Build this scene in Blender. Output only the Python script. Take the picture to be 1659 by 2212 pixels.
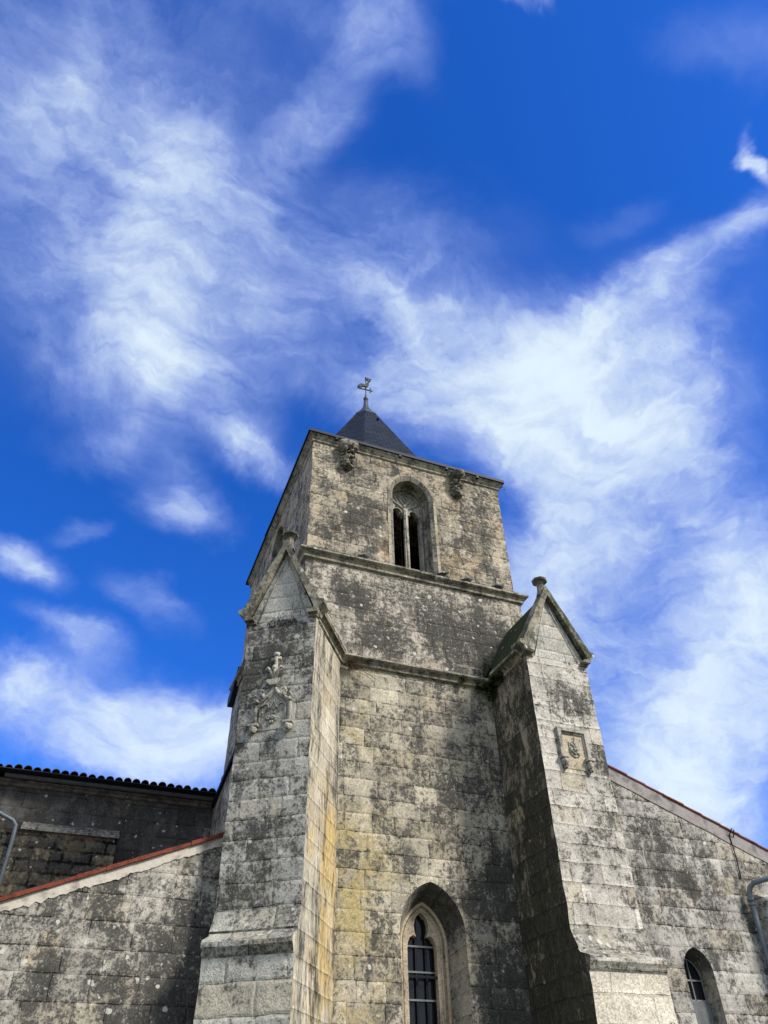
import bpy, bmesh, math, random
from math import sin, cos, pi, radians, sqrt, atan2, hypot
from mathutils import Vector, Matrix, noise
from mathutils.geometry import tessellate_polygon
random.seed(7)
S = bpy.context.scene
COL = S.collection
for o in list(bpy.data.objects): bpy.data.objects.remove(o)

# ------------------------------------------------------------------ camera
CAM = Vector((0.0, -13.0, 1.6))
FPX, PW, PH = 1605.0, 1659.0, 2212.0
AZ, EL, ROLL = radians(67.4), radians(41.074), radians(-1.3847)
hd = Vector((cos(AZ), sin(AZ), 0))
FWD = hd*cos(EL) + Vector((0, 0, 1))*sin(EL)
r0 = FWD.cross(Vector((0, 0, 1))).normalized()
u0 = r0.cross(FWD)
RGT = r0*cos(ROLL) + u0*sin(ROLL)
UPV = u0*cos(ROLL) - r0*sin(ROLL)
cd = bpy.data.cameras.new('camera'); cam = bpy.data.objects.new('camera', cd); COL.objects.link(cam)
cam.matrix_world = Matrix(((RGT.x, UPV.x, -FWD.x, CAM.x), (RGT.y, UPV.y, -FWD.y, CAM.y), (RGT.z, UPV.z, -FWD.z, CAM.z), (0, 0, 0, 1)))
cd.sensor_fit = 'VERTICAL'; cd.sensor_height = 36.0; cd.sensor_width = 27.0
cd.lens = FPX/PH*36.0
cd.clip_start = 0.1; cd.clip_end = 5000
S.camera = cam
S.render.resolution_x = 768; S.render.resolution_y = 1024
S.view_settings.view_transform = 'Standard'; S.view_settings.look = 'None'
S.view_settings.exposure = 0.25; S.view_settings.gamma = 1
S.render.engine = 'CYCLES'

# ------------------------------------------------------------------ sun
SUN_AZ, SUN_EL = radians(-53), radians(40)
sv = Vector((cos(SUN_AZ)*cos(SUN_EL), sin(SUN_AZ)*cos(SUN_EL), sin(SUN_EL)))
sl = bpy.data.lights.new('sun', 'SUN'); sun = bpy.data.objects.new('sun', sl); COL.objects.link(sun)
sl.energy = 3.7; sl.angle = radians(12); sl.color = (1.0, 0.94, 0.84)
sun.rotation_euler = (-sv).to_track_quat('-Z', 'Y').to_euler(); sun.location = (20, -30, 40)

# ------------------------------------------------------------------ node helper
class NT:
    def __init__(s, tree): s.t = tree; s.n = tree.nodes; s.l = tree.links
    def node(s, typ, **kw):
        n = s.n.new(typ)
        for k, v in kw.items(): setattr(n, k, v)
        return n
    def put(s, sock, v):
        if hasattr(v, 'default_value') or isinstance(v, bpy.types.NodeSocket): s.l.new(v, sock)
        else:
            if isinstance(v, (int, float)) and sock.type in ('RGBA',): v = (v, v, v, 1)
            if isinstance(v, (tuple, list)) and sock.type == 'RGBA' and len(v) == 3: v = (*v, 1)
            sock.default_value = v
    def math(s, op, a, b=None, c=None, clamp=False):
        n = s.node('ShaderNodeMath', operation=op, use_clamp=clamp); s.put(n.inputs[0], a)
        if b is not None: s.put(n.inputs[1], b)
        if c is not None: s.put(n.inputs[2], c)
        return n.outputs[0]
    def vmath(s, op, a, b=None):
        n = s.node('ShaderNodeVectorMath', operation=op); s.put(n.inputs[0], a)
        if b is not None: s.put(n.inputs[1], b)
        return n.outputs['Value'] if op in ('DISTANCE', 'DOT_PRODUCT', 'LENGTH') else n.outputs[0]
    def ramp(s, v, lo, hi, a=0.0, b=1.0):
        n = s.node('ShaderNodeMapRange', interpolation_type='SMOOTHSTEP'); s.put(n.inputs[0], v)
        for i, x in enumerate((lo, hi, a, b)): s.put(n.inputs[i+1], x)
        return n.outputs[0]
    def noise(s, vec, scale, detail=4, rough=.55, dist=0, lac=2.0, color=False):
        n = s.node('ShaderNodeTexNoise'); s.put(n.inputs['Vector'], vec)
        for k, v in (('Scale', scale), ('Detail', detail), ('Roughness', rough), ('Distortion', dist), ('Lacunarity', lac)): s.put(n.inputs[k], v)
        return n.outputs['Color' if color else 'Fac']
    def mix(s, f, a, b, mode='MIX'):
        n = s.node('ShaderNodeMix', data_type='RGBA', blend_type=mode)
        s.put(n.inputs['Factor'], f); s.put(n.inputs['A'], a) if False else s.put(n.inputs[6], a); s.put(n.inputs[7], b)
        return n.outputs[2]
    def mapping(s, vec, loc=(0, 0, 0), rot=(0, 0, 0), sc=(1, 1, 1), typ='POINT'):
        n = s.node('ShaderNodeMapping', vector_type=typ); s.put(n.inputs[0], vec)
        n.inputs['Location'].default_value = loc; n.inputs['Rotation'].default_value = rot; n.inputs['Scale'].default_value = sc
        return n.outputs[0]

# ------------------------------------------------------------------ world: Nishita sky with cirrus and thin stratus
def px_ray(x, y):
    return (FWD*FPX + RGT*(x-PW/2) + UPV*(PH/2-y)).normalized()
W = bpy.data.worlds.new('World'); S.world = W; W.use_nodes = True
wt = NT(W.node_tree); W.node_tree.nodes.clear()
wout = wt.node('ShaderNodeOutputWorld'); bg = wt.node('ShaderNodeBackground')
sky = wt.node('ShaderNodeTexSky', sky_type='NISHITA', sun_disc=False)
sky.sun_elevation = SUN_EL; sky.sun_rotation = pi/2 - SUN_AZ
sky.altitude = 0; sky.air_density = 1.0; sky.dust_density = 0.3; sky.ozone_density = 3.0
hs = wt.node('ShaderNodeHueSaturation'); hs.inputs['Saturation'].default_value = 1.35; hs.inputs['Value'].default_value = 1.0
wt.put(hs.inputs['Color'], sky.outputs[0])
blue = wt.mix(1.0, hs.outputs[0], (0.80, 1.10, 1.90), 'MULTIPLY')
D = wt.node('ShaderNodeTexCoord').outputs['Generated']
# large warp so that soft masses get torn edges
wn = wt.noise(D, 3.6, 6, .60, .3, color=True)
wsub = wt.vmath('SUBTRACT', wn, (.5, .5, .5))
wm = wt.vmath('MULTIPLY', wsub, (.20, .20, .20))
DW = wt.vmath('ADD', D, wm)
CL = [ # photo px of the mass centre, half width, half height, turn deg, amount (turned into sky directions below)
 (230,330,540,600,0,.46),(340,290,290,150,20,.30),(80,230,140,180,30,.32),(860,110,150,95,40,.34),(760,40,230,70,0,.28),(700,230,100,240,35,.38),
 (430,430,190,140,-35,.32),(310,640,230,260,10,.34),(250,820,160,140,0,.38),(420,870,270,105,22,.42),(330,730,170,170,0,.16),(560,970,150,65,35,.46),(380,1080,120,85,20,.58),
 (270,960,150,65,0,.30),(170,1150,75,36,-20,.34),(60,1240,130,65,25,.78),(340,1310,130,60,30,.46),(190,1405,160,55,12,.58),(130,1560,400,120,0,.62),
 (420,1610,250,130,0,.82),(60,1500,70,60,0,.42),(250,1500,320,70,0,.38),
 (1130,800,430,200,4,.86),(1180,820,240,100,5,.50),(960,680,320,130,12,.46),(880,870,240,110,20,.55),(1250,960,320,140,8,.60),(1350,640,350,95,-25,.50),
 (1600,480,190,65,-30,.50),(1645,310,42,95,-25,.75),(1230,1100,170,240,-10,.42),(1400,800,340,300,0,.46),(1400,1200,420,260,0,.52),(1150,1250,140,280,0,.42),
 (1620,1420,240,350,12,.88),(1500,1680,250,240,15,.75),(1300,1500,320,340,0,.52),(1540,1180,200,150,0,.38),
 (650,620,380,220,-10,.32),(900,500,320,140,0,.22),(560,770,200,130,0,.22),(1110,12,70,38,0,.40),(1600,60,220,100,0,.26),(1330,430,140,55,-25,.18)]
acc = None
for (cx, cy, a, b, ang, amt) in CL:
    d0 = px_ray(cx, cy); t = radians(ang)
    va = px_ray(cx+a*cos(t), cy+a*sin(t)) - d0; vb = px_ray(cx-b*sin(t), cy+b*cos(t)) - d0
    vb = vb - va*(vb.dot(va)/va.dot(va))
    m = Matrix((va.normalized(), vb.normalized(), va.normalized().cross(vb.normalized()))).transposed()
    mp = wt.mapping(DW, tuple(d0), tuple(m.to_euler()), (va.length*1.25, vb.length*1.25, 3.0), 'TEXTURE')
    g = wt.node('ShaderNodeTexGradient', gradient_type='SPHERICAL'); wt.put(g.inputs[0], mp)
    s_ = wt.ramp(g.outputs['Fac'], 0, .85, 0, amt)
    if acc is None: acc = s_
    else:  # soft union
        acc = wt.math('SUBTRACT', wt.math('ADD', acc, s_), wt.math('MULTIPLY', acc, s_))
# outside the view: unseen cloud cover, added as neutral fill light
sepd = wt.node('ShaderNodeSeparateXYZ'); wt.put(sepd.inputs[0], D)
fv = wt.vmath('DOT_PRODUCT', D, tuple(FWD))
els = wt.ramp(wt.noise(D, 1.6, 6, .6), .30, .60, .35, 1.0)
acc = wt.math('MAXIMUM', acc, wt.math('MULTIPLY', els, wt.ramp(fv, .72, .45)))
# fine texture: streaks in two directions plus billows
n1 = wt.noise(wt.mapping(DW, (0, 0, 0), (0.3, 0.5, 0.9), (2.2, 8.0, 4.0)), 2.0, 8, .56, .5)
n2 = wt.noise(DW, 6.5, 8, .56, .4)
n3 = wt.noise(wt.mapping(DW, (0, 0, 0), (0.9, -0.4, 0.2), (1.0, 1.0, 3.2)), 15, 6, .58, .5)
tex = wt.math('ADD', wt.math('MULTIPLY', n1, .36), wt.math('ADD', wt.math('MULTIPLY', n2, .36), wt.math('MULTIPLY', n3, .28)))
texc = wt.math('MULTIPLY', wt.math('MULTIPLY', wt.math('SUBTRACT', tex, .5), 1.55), wt.ramp(acc, 0.02, .45))
dens = wt.math('ADD', wt.math('MULTIPLY', acc, .96), texc, clamp=True)
dens2 = wt.math('MULTIPLY', wt.ramp(dens, -.05, 1.08), 1.0)
ccol = wt.mix(wt.ramp(dens, .35, .95), (3.6, 4.7, 8.5), (6.5, 7.7, 8.6))
skyc = wt.mix(dens2, blue, ccol)
# directions behind the camera whitened further for the added fill light
elc = wt.mix(wt.ramp(fv, .62, .30), skyc, wt.mix(wt.math('MULTIPLY', els, .9), skyc, (6.3, 6.7, 7.3)))
wt.put(bg.inputs['Color'], elc); bg.inputs['Strength'].default_value = 0.1
wt.l.new(bg.outputs[0], wout.inputs[0])

# ------------------------------------------------------------------ mesh builder
class MB:
    def __init__(s): s.v = []; s.f = []; s.uv = []; s.sm = []
    def face(s, pts, uv=None, smooth=False):
        i = len(s.v); s.v += [Vector(p) for p in pts]; s.f.append(list(range(i, i+len(pts)))); s.uv.append(uv); s.sm.append(smooth)
    def poly(s, pts2, holes, to3, uv=True):
        loops = [[Vector((a, b, 0)) for a, b in pts2]] + [[Vector((a, b, 0)) for a, b in h] for h in holes]
        flat = [p for l in loops for p in l]
        for t in tessellate_polygon(loops):
            s.face([to3(flat[i].x, flat[i].y) for i in t])
    def strip(s, A, B, closed=False, uv=None, smooth=False):
        n = len(A); L = 0; u = [0]
        for i in range(1, n+1):
            L += (Vector(A[i % n])-Vector(A[i-1])).length; u.append(L)
        w = (Vector(A[0])-Vector(B[0])).length
        for i in range(n if closed else n-1):
            j = (i+1) % n
            s.face([A[i], A[j], B[j], B[i]], [(0.13, u[i]), (0.13, u[i+1]), (0.13+w, u[i+1]), (0.13+w, u[i])] if uv else None, smooth)
    def prism(s, poly, to3, t0, t1, caps=True):
        A = [to3(a, b, t0) for a, b in poly]; B = [to3(a, b, t1) for a, b in poly]
        s.strip(A, B, True)
        if caps:
            s.poly(poly, [], lambda a, b: to3(a, b, t0)); s.poly(poly, [], lambda a, b: to3(a, b, t1))
    def box(s, x0, x1, y0, y1, z0, z1):
        s.prism([(x0, y0), (x1, y0), (x1, y1), (x0, y1)], lambda a, b, t: Vector((a, b, t)), z0, z1)
    def tube(s, pts, r, n=8, cap=True, smooth=True):
        pts = [Vector(p) for p in pts]; R = r if isinstance(r, (list, tuple)) else [r]*len(pts)
        rings = []; prev = None
        for i, p in enumerate(pts):
            d = (pts[min(i+1, len(pts)-1)]-pts[max(i-1, 0)])
            d = d.normalized() if d.length > 1e-9 else Vector((0, 0, 1))
            if prev is None: a = d.orthogonal().normalized()
            else:
                a = prev - d*prev.dot(d); a = a.normalized() if a.length > 1e-6 else d.orthogonal().normalized()
            prev = a; b = d.cross(a)
            rings.append([p + (a*cos(2*pi*k/n)+b*sin(2*pi*k/n))*R[i] for k in range(n)])
        for i in range(len(rings)-1): s.strip(rings[i], rings[i+1], True, smooth=smooth)
        if cap: s.face(rings[0][::-1]); s.face(rings[-1])
    def sweep(s, path, prof, closed=False):
        # path xy points; outward = right hand side of travel; prof list of (out, z)
        n = len(path); P = [Vector((p[0], p[1])) for p in path]; off = []
        for i in range(n):
            ns = []
            for a, b in ((i-1, i), (i, i+1)):
                if not closed and (a < 0 or b >= n): continue
                d = (P[b % n]-P[a % n]).normalized(); ns.append(Vector((d.y, -d.x)))
            m = ns[0] if len(ns) == 1 else (ns[0]+ns[1])/(1+ns[0].dot(ns[1]))
            off.append(m)
        rings = [[Vector((P[i].x+off[i].x*o, P[i].y+off[i].y*o, z)) for o, z in prof] for i in range(n)]
        for i in range(n if closed else n-1):
            A, B = rings[i], rings[(i+1) % n]
            for k in range(len(prof)):
                k2 = (k+1) % len(prof); s.face([A[k], B[k], B[k2], A[k2]])
        if not closed:
            pr = [tuple(q) for q in prof]
            for R_ in (rings[0], rings[-1]):
                s.poly(pr, [], lambda a, b, R_=R_: next((r for r, q in zip(R_, pr) if abs(q[0]-a) < 1e-6 and abs(q[1]-b) < 1e-6), R_[0]))
    def ball(s, c, r, n=10, m=7, rough=0, seed=0, fq=3.0, rot=None):
        r = Vector(r) if isinstance(r, (tuple, list, Vector)) else Vector((r, r, r)); c = Vector(c)
        g = []
        for j in range(m+1):
            ph = pi*j/m
            row = []
            for i in range(n):
                d = Vector((sin(ph)*cos(2*pi*i/n), sin(ph)*sin(2*pi*i/n), cos(ph)))
                k = 1 + rough*(noise.noise(d*fq+Vector((seed*3.7, seed, 0))))
                q = Vector((d.x*r.x, d.y*r.y, d.z*r.z))*k
                if rot: q = rot @ q
                row.append(c+q)
            g.append(row)
        for j in range(m): s.strip(g[j], g[j+1], True, smooth=True)
    def build(s, name, mat, parent=None, merge=True, loc=None, rough=0.0):
        base = ORG.get(parent.name if parent else '', Vector((0, 0, 0)))
        if parent is None and loc is not None: base = Vector(loc)
        me = bpy.data.meshes.new(name)
        me.from_pydata([tuple(p-base) for p in s.v], [], s.f)
        uvl = me.uv_layers.new(name='uv')
        li = 0
        for fi, f in enumerate(s.f):
            uv = s.uv[fi]
            if uv is None:
                pts = [s.v[k] for k in f]; nn = Vector((0, 0, 0))
                for k in range(len(pts)): nn += pts[k].cross(pts[(k+1) % len(pts)])
                nn = nn.normalized() if nn.length > 1e-12 else Vector((0, 0, 1))
                if abs(nn.z) < .8:
                    t = Vector((-nn.y, nn.x, 0)).normalized()
                    if t.x < -.01 or (abs(t.x) <= .01 and t.y < 0): t = -t
                    off = 3.1*abs(t.y)
                    k = 1/max(.35, sqrt(1-nn.z*nn.z))
                    uv = [(p.dot(t)+off, p.z) for p in pts]
                else: uv = [(p.x, p.y) for p in pts]
            for k in range(len(f)): uvl.data[li].uv = uv[k]; li += 1
        for p_, sm in zip(me.polygons, s.sm): p_.use_smooth = sm
        if merge:
            bm = bmesh.new(); bm.from_mesh(me); bmesh.ops.remove_doubles(bm, verts=bm.verts, dist=.0004)
            bmesh.ops.recalc_face_normals(bm, faces=bm.faces)
            if rough:
                bmesh.ops.triangulate(bm, faces=bm.faces)
                for _ in range(7):
                    es = [e for e in bm.edges if e.calc_length() > .30]
                    if not es: break
                    bmesh.ops.subdivide_edges(bm, edges=es, cuts=1, use_grid_fill=True)
                    bmesh.ops.triangulate(bm, faces=[f for f in bm.faces if len(f.verts) > 4])
                for v in bm.verts:
                    p = v.co+base; row_ = math.floor(p.z/.325)
                    n1 = noise.noise_vector(p*3.1)*.014 + noise.noise_vector(Vector((p.x*.8, p.y*.8, row_*5.3)))*.010
                    v.co += n1*rough
            bm.to_mesh(me); bm.free()
        me.materials.append(mat)
        o = bpy.data.objects.new(name, me); COL.objects.link(o)
        if parent: o.parent = parent
        else: o.location = base
        ORG[o.name] = base
        return o
ORG = {}
def thing(name, label, cat, loc, group=None):
    o = bpy.data.objects.new(name, None); COL.objects.link(o); o.location = loc; o.empty_display_size = .3
    o['label'] = label; o['category'] = cat
    if group: o['group'] = group
    ORG[o.name] = Vector(loc); return o
def tag(o, label, cat, group=None):
    o['label'] = label; o['category'] = cat
    if group: o['group'] = group
    return o
XYZ = lambda x, y, z: Vector((x, y, z))

# ------------------------------------------------------------------ materials
def new_mat(name):
    m = bpy.data.materials.new(name); m.use_nodes = True; t = NT(m.node_tree); t.n.clear()
    out = t.node('ShaderNodeOutputMaterial'); b = t.node('ShaderNodeBsdfPrincipled'); t.l.new(b.outputs[0], out.inputs[0])
    return m, t, b
def stone(name, base=(.44, .41, .35), dark=.5, orange=.2, white=.3, pale=.4, row=.325, wid=.62, joint=.85, ochre=(.50, .33, .10),
          streak=1.0, blots=(), obl=(), wbl=(), seed=0, blockvar=.5, ashlar=True, jwid=1.0, green=0.0, dcol=(.034, .033, .030), jcol=(.014, .013, .011), rot=0.0):
    m, t, b = new_mat(name)
    pos0 = t.node('ShaderNodeNewGeometry').outputs['Position']
    pos = t.vmath('ADD', pos0, (seed*7.3, seed*3.1, seed*1.7))
    ps = t.mapping(pos, sc=(1, 1, 1/streak)) if streak != 1.0 else pos
    uvn = t.node('ShaderNodeUVMap'); uvn.uv_map = 'uv'
    big = t.noise(t.mapping(ps, sc=(2.6, 2.6, .45)), .9, 4, .65); mid = t.noise(ps, 2.4, 5, .72, .5); clump = t.noise(t.vmath('ADD', ps, (5, 9, 2)), 10, 3, .78, .3)
    fin = t.noise(ps, 34, 1, .7); mid2 = t.noise(t.vmath('ADD', ps, (31, 7, 3)), 1.3, 4, .65, .5)
    if ashlar:
        wv = t.vmath('MULTIPLY', t.vmath('SUBTRACT', t.noise(pos, 3.2, 3, .6, color=True), (.5, .5, .5)), (.05, .035, 0))
        uv = t.vmath('ADD', uvn.outputs[0], wv)
        if rot: uv = t.mapping(uv, rot=(0, 0, rot))
        sp = t.node('ShaderNodeSeparateXYZ'); t.put(sp.inputs[0], uv)
        def vor(w, feat, rnd):
            n = t.node('ShaderNodeTexVoronoi', voronoi_dimensions='1D', feature=feat); t.put(n.inputs['W'], w)
            n.inputs['Scale'].default_value = 1; n.inputs['Randomness'].default_value = rnd; return n
        wv_ = t.math('DIVIDE', sp.outputs[1], row)
        rowid = vor(wv_, 'F1', .28); dv = t.math('MULTIPLY', vor(wv_, 'DISTANCE_TO_EDGE', .28).outputs['Distance'], row)
        wu = t.math('ADD', t.math('DIVIDE', sp.outputs[0], wid), t.math('MULTIPLY', rowid.outputs['W'], 53.71))
        blk = vor(wu, 'F1', .9); du = t.math('MULTIPLY', vor(wu, 'DISTANCE_TO_EDGE', .9).outputs['Distance'], wid)
        sc_ = t.node('ShaderNodeSeparateColor'); t.put(sc_.inputs[0], blk.outputs['Color'])
        r1, r2, r3 = sc_.outputs
        jn = t.ramp(mid, .42, .62, .08, 1.0)
        jw = t.ramp(clump, .32, .72, .003*jwid, .016*jwid)
        dmin = t.math('MINIMUM', t.math('MULTIPLY', du, 1.15), dv)
        jm = t.math('SUBTRACT', 1.0, t.ramp(dmin, t.math('MULTIPLY', jw, .4), jw))
        jmask = t.math('MULTIPLY', t.math('MULTIPLY', jm, jn), joint)
        edge = t.ramp(dmin, .0, .05*jwid)
    else:
        r1 = r2 = r3 = None
    c = t.mix(t.ramp(mid2, .38, .62), base, tuple(x*.76 for x in base))
    c = t.mix(t.math('MULTIPLY', t.ramp(clump, .40, .62), .5), c, tuple(min(1, x*1.32) for x in base))
    if r1 is not None:
        f = t.math('ADD', 1-blockvar*.42, t.math('MULTIPLY', r1, blockvar*.62))
        cb = t.node('ShaderNodeCombineColor'); [t.put(cb.inputs[i], f) for i in range(3)]
        c = t.mix(1.0, c, cb.outputs[0], 'MULTIPLY')
        c = t.mix(t.math('MULTIPLY', t.ramp(r2, .78, .98), .5), c, (.46, .39, .27))
    def gain(x, k): return t.math('ADD', t.math('MULTIPLY', t.math('SUBTRACT', x, .5), k), .5)
    # ochre lichen
    og = gain(t.math('ADD', t.math('MULTIPLY', t.noise(t.vmath('ADD', ps, (11, 5, 2)), 1.5, 6, .72, .6), .65), t.math('MULTIPLY', clump, .35)), 1.6)
    for (p, r, a) in obl:
        og = t.math('ADD', og, t.ramp(t.vmath('DISTANCE', pos0, p), r, r*.2, 0, a))
    to = .86-.36*orange
    c = t.mix(t.math('MULTIPLY', t.ramp(og, to-.10, to+.16), .72), c, ochre)
    # grey-black crust, mottled at several sizes; blots carry stains and painted shade
    dk = t.math('ADD', t.math('MULTIPLY', big, .20), t.math('ADD', t.math('MULTIPLY', mid, .28), t.math('ADD', t.math('MULTIPLY', clump, .32), t.math('MULTIPLY', fin, .20))))
    dk = gain(dk, 3.3)
    if r3 is not None: dk = t.math('ADD', dk, t.math('MULTIPLY', t.math('SUBTRACT', r3, .5), .26*blockvar))
    for (p, r, a) in blots:
        dk = t.math('ADD', dk, t.ramp(t.vmath('DISTANCE', pos0, p), r, r*.15, 0, a*1.25))
    th = .80-.52*dark
    c = t.mix(t.math('MULTIPLY', t.ramp(dk, th-.14, th+.06), .75), c, (.125, .120, .104))
    dd = t.mix(t.ramp(clump, .36, .66), dcol, tuple(min(1, x*2.2+.01) for x in dcol))
    c = t.mix(t.math('MULTIPLY', t.ramp(dk, th+.02, th+.17), .92), c, dd)
    fl = t.ramp(fin, .28, .72, .72, 1.30); cf = t.node('ShaderNodeCombineColor'); [t.put(cf.inputs[i], fl) for i in range(3)]
    c = t.mix(1.0, c, cf.outputs[0], 'MULTIPLY')
    if green: c = t.mix(t.math('MULTIPLY', t.ramp(t.math('ADD', mid2, t.math('MULTIPLY', fin, .2)), .62-.3*green, .75-.3*green), .85), c, (.035, .05, .016))
    # pale lichen rosettes and speckle
    vs = t.node('ShaderNodeTexVoronoi', feature='F1'); t.put(vs.inputs['Vector'], t.vmath('ADD', pos, t.vmath('MULTIPLY', t.noise(pos, 11, 2, .6, color=True), (.09, .09, .09)))); vs.inputs['Scale'].default_value = 6.5
    vc = t.node('ShaderNodeSeparateColor'); t.put(vc.inputs[0], vs.outputs['Color'])
    rad = t.math('MULTIPLY', t.ramp(vc.outputs[0], 1-.5*white, 1.0, .04, .36), t.ramp(mid2, .36, .6, .35, 1))
    spot = t.ramp(vs.outputs['Distance'], t.math('MULTIPLY', rad, 1.1), t.math('MULTIPLY', rad, .75), 0, .8)
    c = t.mix(t.math('MULTIPLY', spot, t.ramp(vc.outputs[0], 1-.5*white, 1.02-.5*white)), c, (.62, .60, .54))
    pw = gain(t.math('ADD', t.math('MULTIPLY', t.noise(t.vmath('ADD', ps, (3, 17, 9)), 16, 3, .7, .3), .6), t.math('MULTIPLY', mid, .4)), 1.7)
    for (p, r, a) in wbl:
        pw = t.math('ADD', pw, t.ramp(t.vmath('DISTANCE', pos0, p), r, r*.2, 0, a*1.3))
    c = t.mix(t.math('MULTIPLY', t.ramp(pw, .82-.30*pale, .98-.30*pale), .70), c, (.50, .48, .42))
    if ashlar:
        c = t.mix(1.0, c, t.mix(t.math('MULTIPLY', t.ramp(jmask, 0, .5), .35), (1, 1, 1), (.5, .5, .5)), 'MULTIPLY'); c = t.mix(jmask, c, jcol)
    t.put(b.inputs['Base Color'], c); b.inputs['Roughness'].default_value = .93
    b.inputs['Specular IOR Level'].default_value = .12
    h = t.math('ADD', t.math('MULTIPLY', clump, .45), t.math('MULTIPLY', fin, .2))
    if ashlar:
        h = t.math('ADD', h, t.math('MULTIPLY', edge, .30*jwid)); h = t.math('SUBTRACT', h, t.math('MULTIPLY', jm, .25)); h = t.math('ADD', h, t.math('MULTIPLY', r2, .12))
    bp = t.node('ShaderNodeBump'); bp.inputs['Strength'].default_value = .8; bp.inputs['Distance'].default_value = .03
    t.put(bp.inputs['Height'], h); t.l.new(bp.outputs[0], b.inputs['Normal'])
    return m
def plain(name, col, rough=.7, metal=0, var=.3, scale=8, bump=.2, spec=.3, col2=None, thr=(.45, .65)):
    m, t, b = new_mat(name)
    pos = t.node('ShaderNodeNewGeometry').outputs['Position']
    n = t.noise(pos, scale, 6, .65)
    c = t.mix(t.ramp(n, *thr), col, col2 or tuple(x*(1-var) for x in col))
    t.put(b.inputs['Base Color'], c); b.inputs['Roughness'].default_value = rough; b.inputs['Metallic'].default_value = metal
    b.inputs['Specular IOR Level'].default_value = spec
    bp = t.node('ShaderNodeBump'); bp.inputs['Strength'].default_value = bump; bp.inputs['Distance'].default_value = .02
    t.put(bp.inputs['Height'], t.noise(pos, scale*2.5, 5, .6)); t.l.new(bp.outputs[0], b.inputs['Normal'])
    return m
def slate_mat():
    m, t, b = new_mat('slate')
    uvn = t.node('ShaderNodeUVMap'); uvn.uv_map = 'uv'
    br = t.node('ShaderNodeTexBrick'); t.put(br.inputs['Vector'], uvn.outputs[0]); br.offset = .5
    for k, v in (('Color1', (.004, .008, .015, 1)), ('Color2', (.018, .028, .045, 1)), ('Mortar', (.001, .0015, .003, 1)), ('Scale', 1.0), ('Mortar Size', .022), ('Mortar Smooth', .3), ('Bias', 0.0), ('Brick Width', .30), ('Row Height', .19)): br.inputs[k].default_value = v
    t.put(b.inputs['Base Color'], br.outputs['Color']); b.inputs['Roughness'].default_value = .7; b.inputs['Specular IOR Level'].default_value = .2
    sp = t.node('ShaderNodeSeparateXYZ'); t.put(sp.inputs[0], uvn.outputs[0])
    saw = t.math('FRACT', t.math('DIVIDE', sp.outputs[1], .19))
    bp = t.node('ShaderNodeBump'); bp.inputs['Strength'].default_value = 1; bp.inputs['Distance'].default_value = .02
    t.put(bp.inputs['Height'], t.math('SUBTRACT', 1.0, saw)); t.l.new(bp.outputs[0], b.inputs['Normal'])
    return m
M = {}
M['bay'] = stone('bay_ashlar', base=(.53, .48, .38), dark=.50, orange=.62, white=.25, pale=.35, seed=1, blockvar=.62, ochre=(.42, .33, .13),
    blots=[((7.9, 0, 5.2), 1.5, .22), ((7.9, 0, 7.2), 1.1, .14), ((7.9, 0, 3.2), 1.7, .26), ((6.2, 0, 7.2), 1.3, .07)], obl=[((4.5, 0, 5.3), 1.9, .15), ((4.6, 0, 8.2), 1.1, .10), ((4.5, 0, 3.8), 1.5, .12), ((7.2, 0, 7.6), .8, .08)],  # blots beside the right buttress: its soft shadow painted in, with staining
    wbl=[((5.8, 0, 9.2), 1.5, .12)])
M['mid'] = stone('middle_stage_ashlar', base=(.55, .50, .42), dark=.62, orange=.30, white=1.0, pale=.62, seed=2, joint=.35, blockvar=.25, ochre=(.42, .26, .10),
    blots=[((4.7, .15, 11.2), .6, .26), ((6.9, .15, 10.9), 1.5, .15), ((8.4, .15, 10.3), 1.4, .24), ((5.2, .15, 10.3), 1.0, .14)], wbl=[((6.0, .15, 11.9), 1.8, .10)])
M['belfry'] = stone('belfry_ashlar', base=(.52, .46, .36), dark=.57, orange=.82, white=.40, pale=.38, seed=3, ochre=(.44, .27, .10), blockvar=.5,
    blots=[((5.0, .3, 13.7), 1.0, .12), ((4.3, .3, 13.1), .8, .08), ((8.4, .3, 14.2), .8, .08), ((7.7, .3, 13.6), .6, .08)], obl=[((7.6, .3, 12.9), 1.0, .12), ((5.7, .3, 13.0), .5, .14), ((7.7, .3, 14.9), .5, .1)])
M['butt_l'] = stone('left_buttress_ashlar', base=(.52, .505, .455), dark=.53, orange=.05, white=.28, pale=.52, seed=4, blockvar=.4,
    blots=[((2.9, -1.15, 8.9), 1.0, .12), ((2.3, -.75, 8.2), .8, .12), ((2.8, -1.1, 5.2), 1.1, .07)], wbl=[((2.8, -1.1, 7.3), .55, .14), ((2.8, -1.1, 10.2), .9, .16), ((2.8, -1.3, 3.2), .8, .16)])
M['butt_l_side'] = stone('left_buttress_side_ashlar', base=(.58, .53, .43), dark=.44, orange=.66, white=.2, pale=.45, seed=5, streak=3.5, ochre=(.62, .42, .12), blockvar=.35,
    obl=[((4.2, -.2, 5.8), 1.9, .20), ((3.7, -.9, 3.6), 1.5, .18)], joint=.6)
M['butt_r'] = stone('right_buttress_ashlar', base=(.62, .585, .52), dark=.38, orange=.08, white=.18, pale=.6, seed=6, blockvar=.3,
    blots=[((8.8, -1.55, 8.5), .75, .20), ((9.3, -1.55, 7.3), .5, .2)], wbl=[((8.4, -1.55, 9.3), 1.1, .12), ((8.6, -1.8, 3.3), 1.2, .18)])
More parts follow.
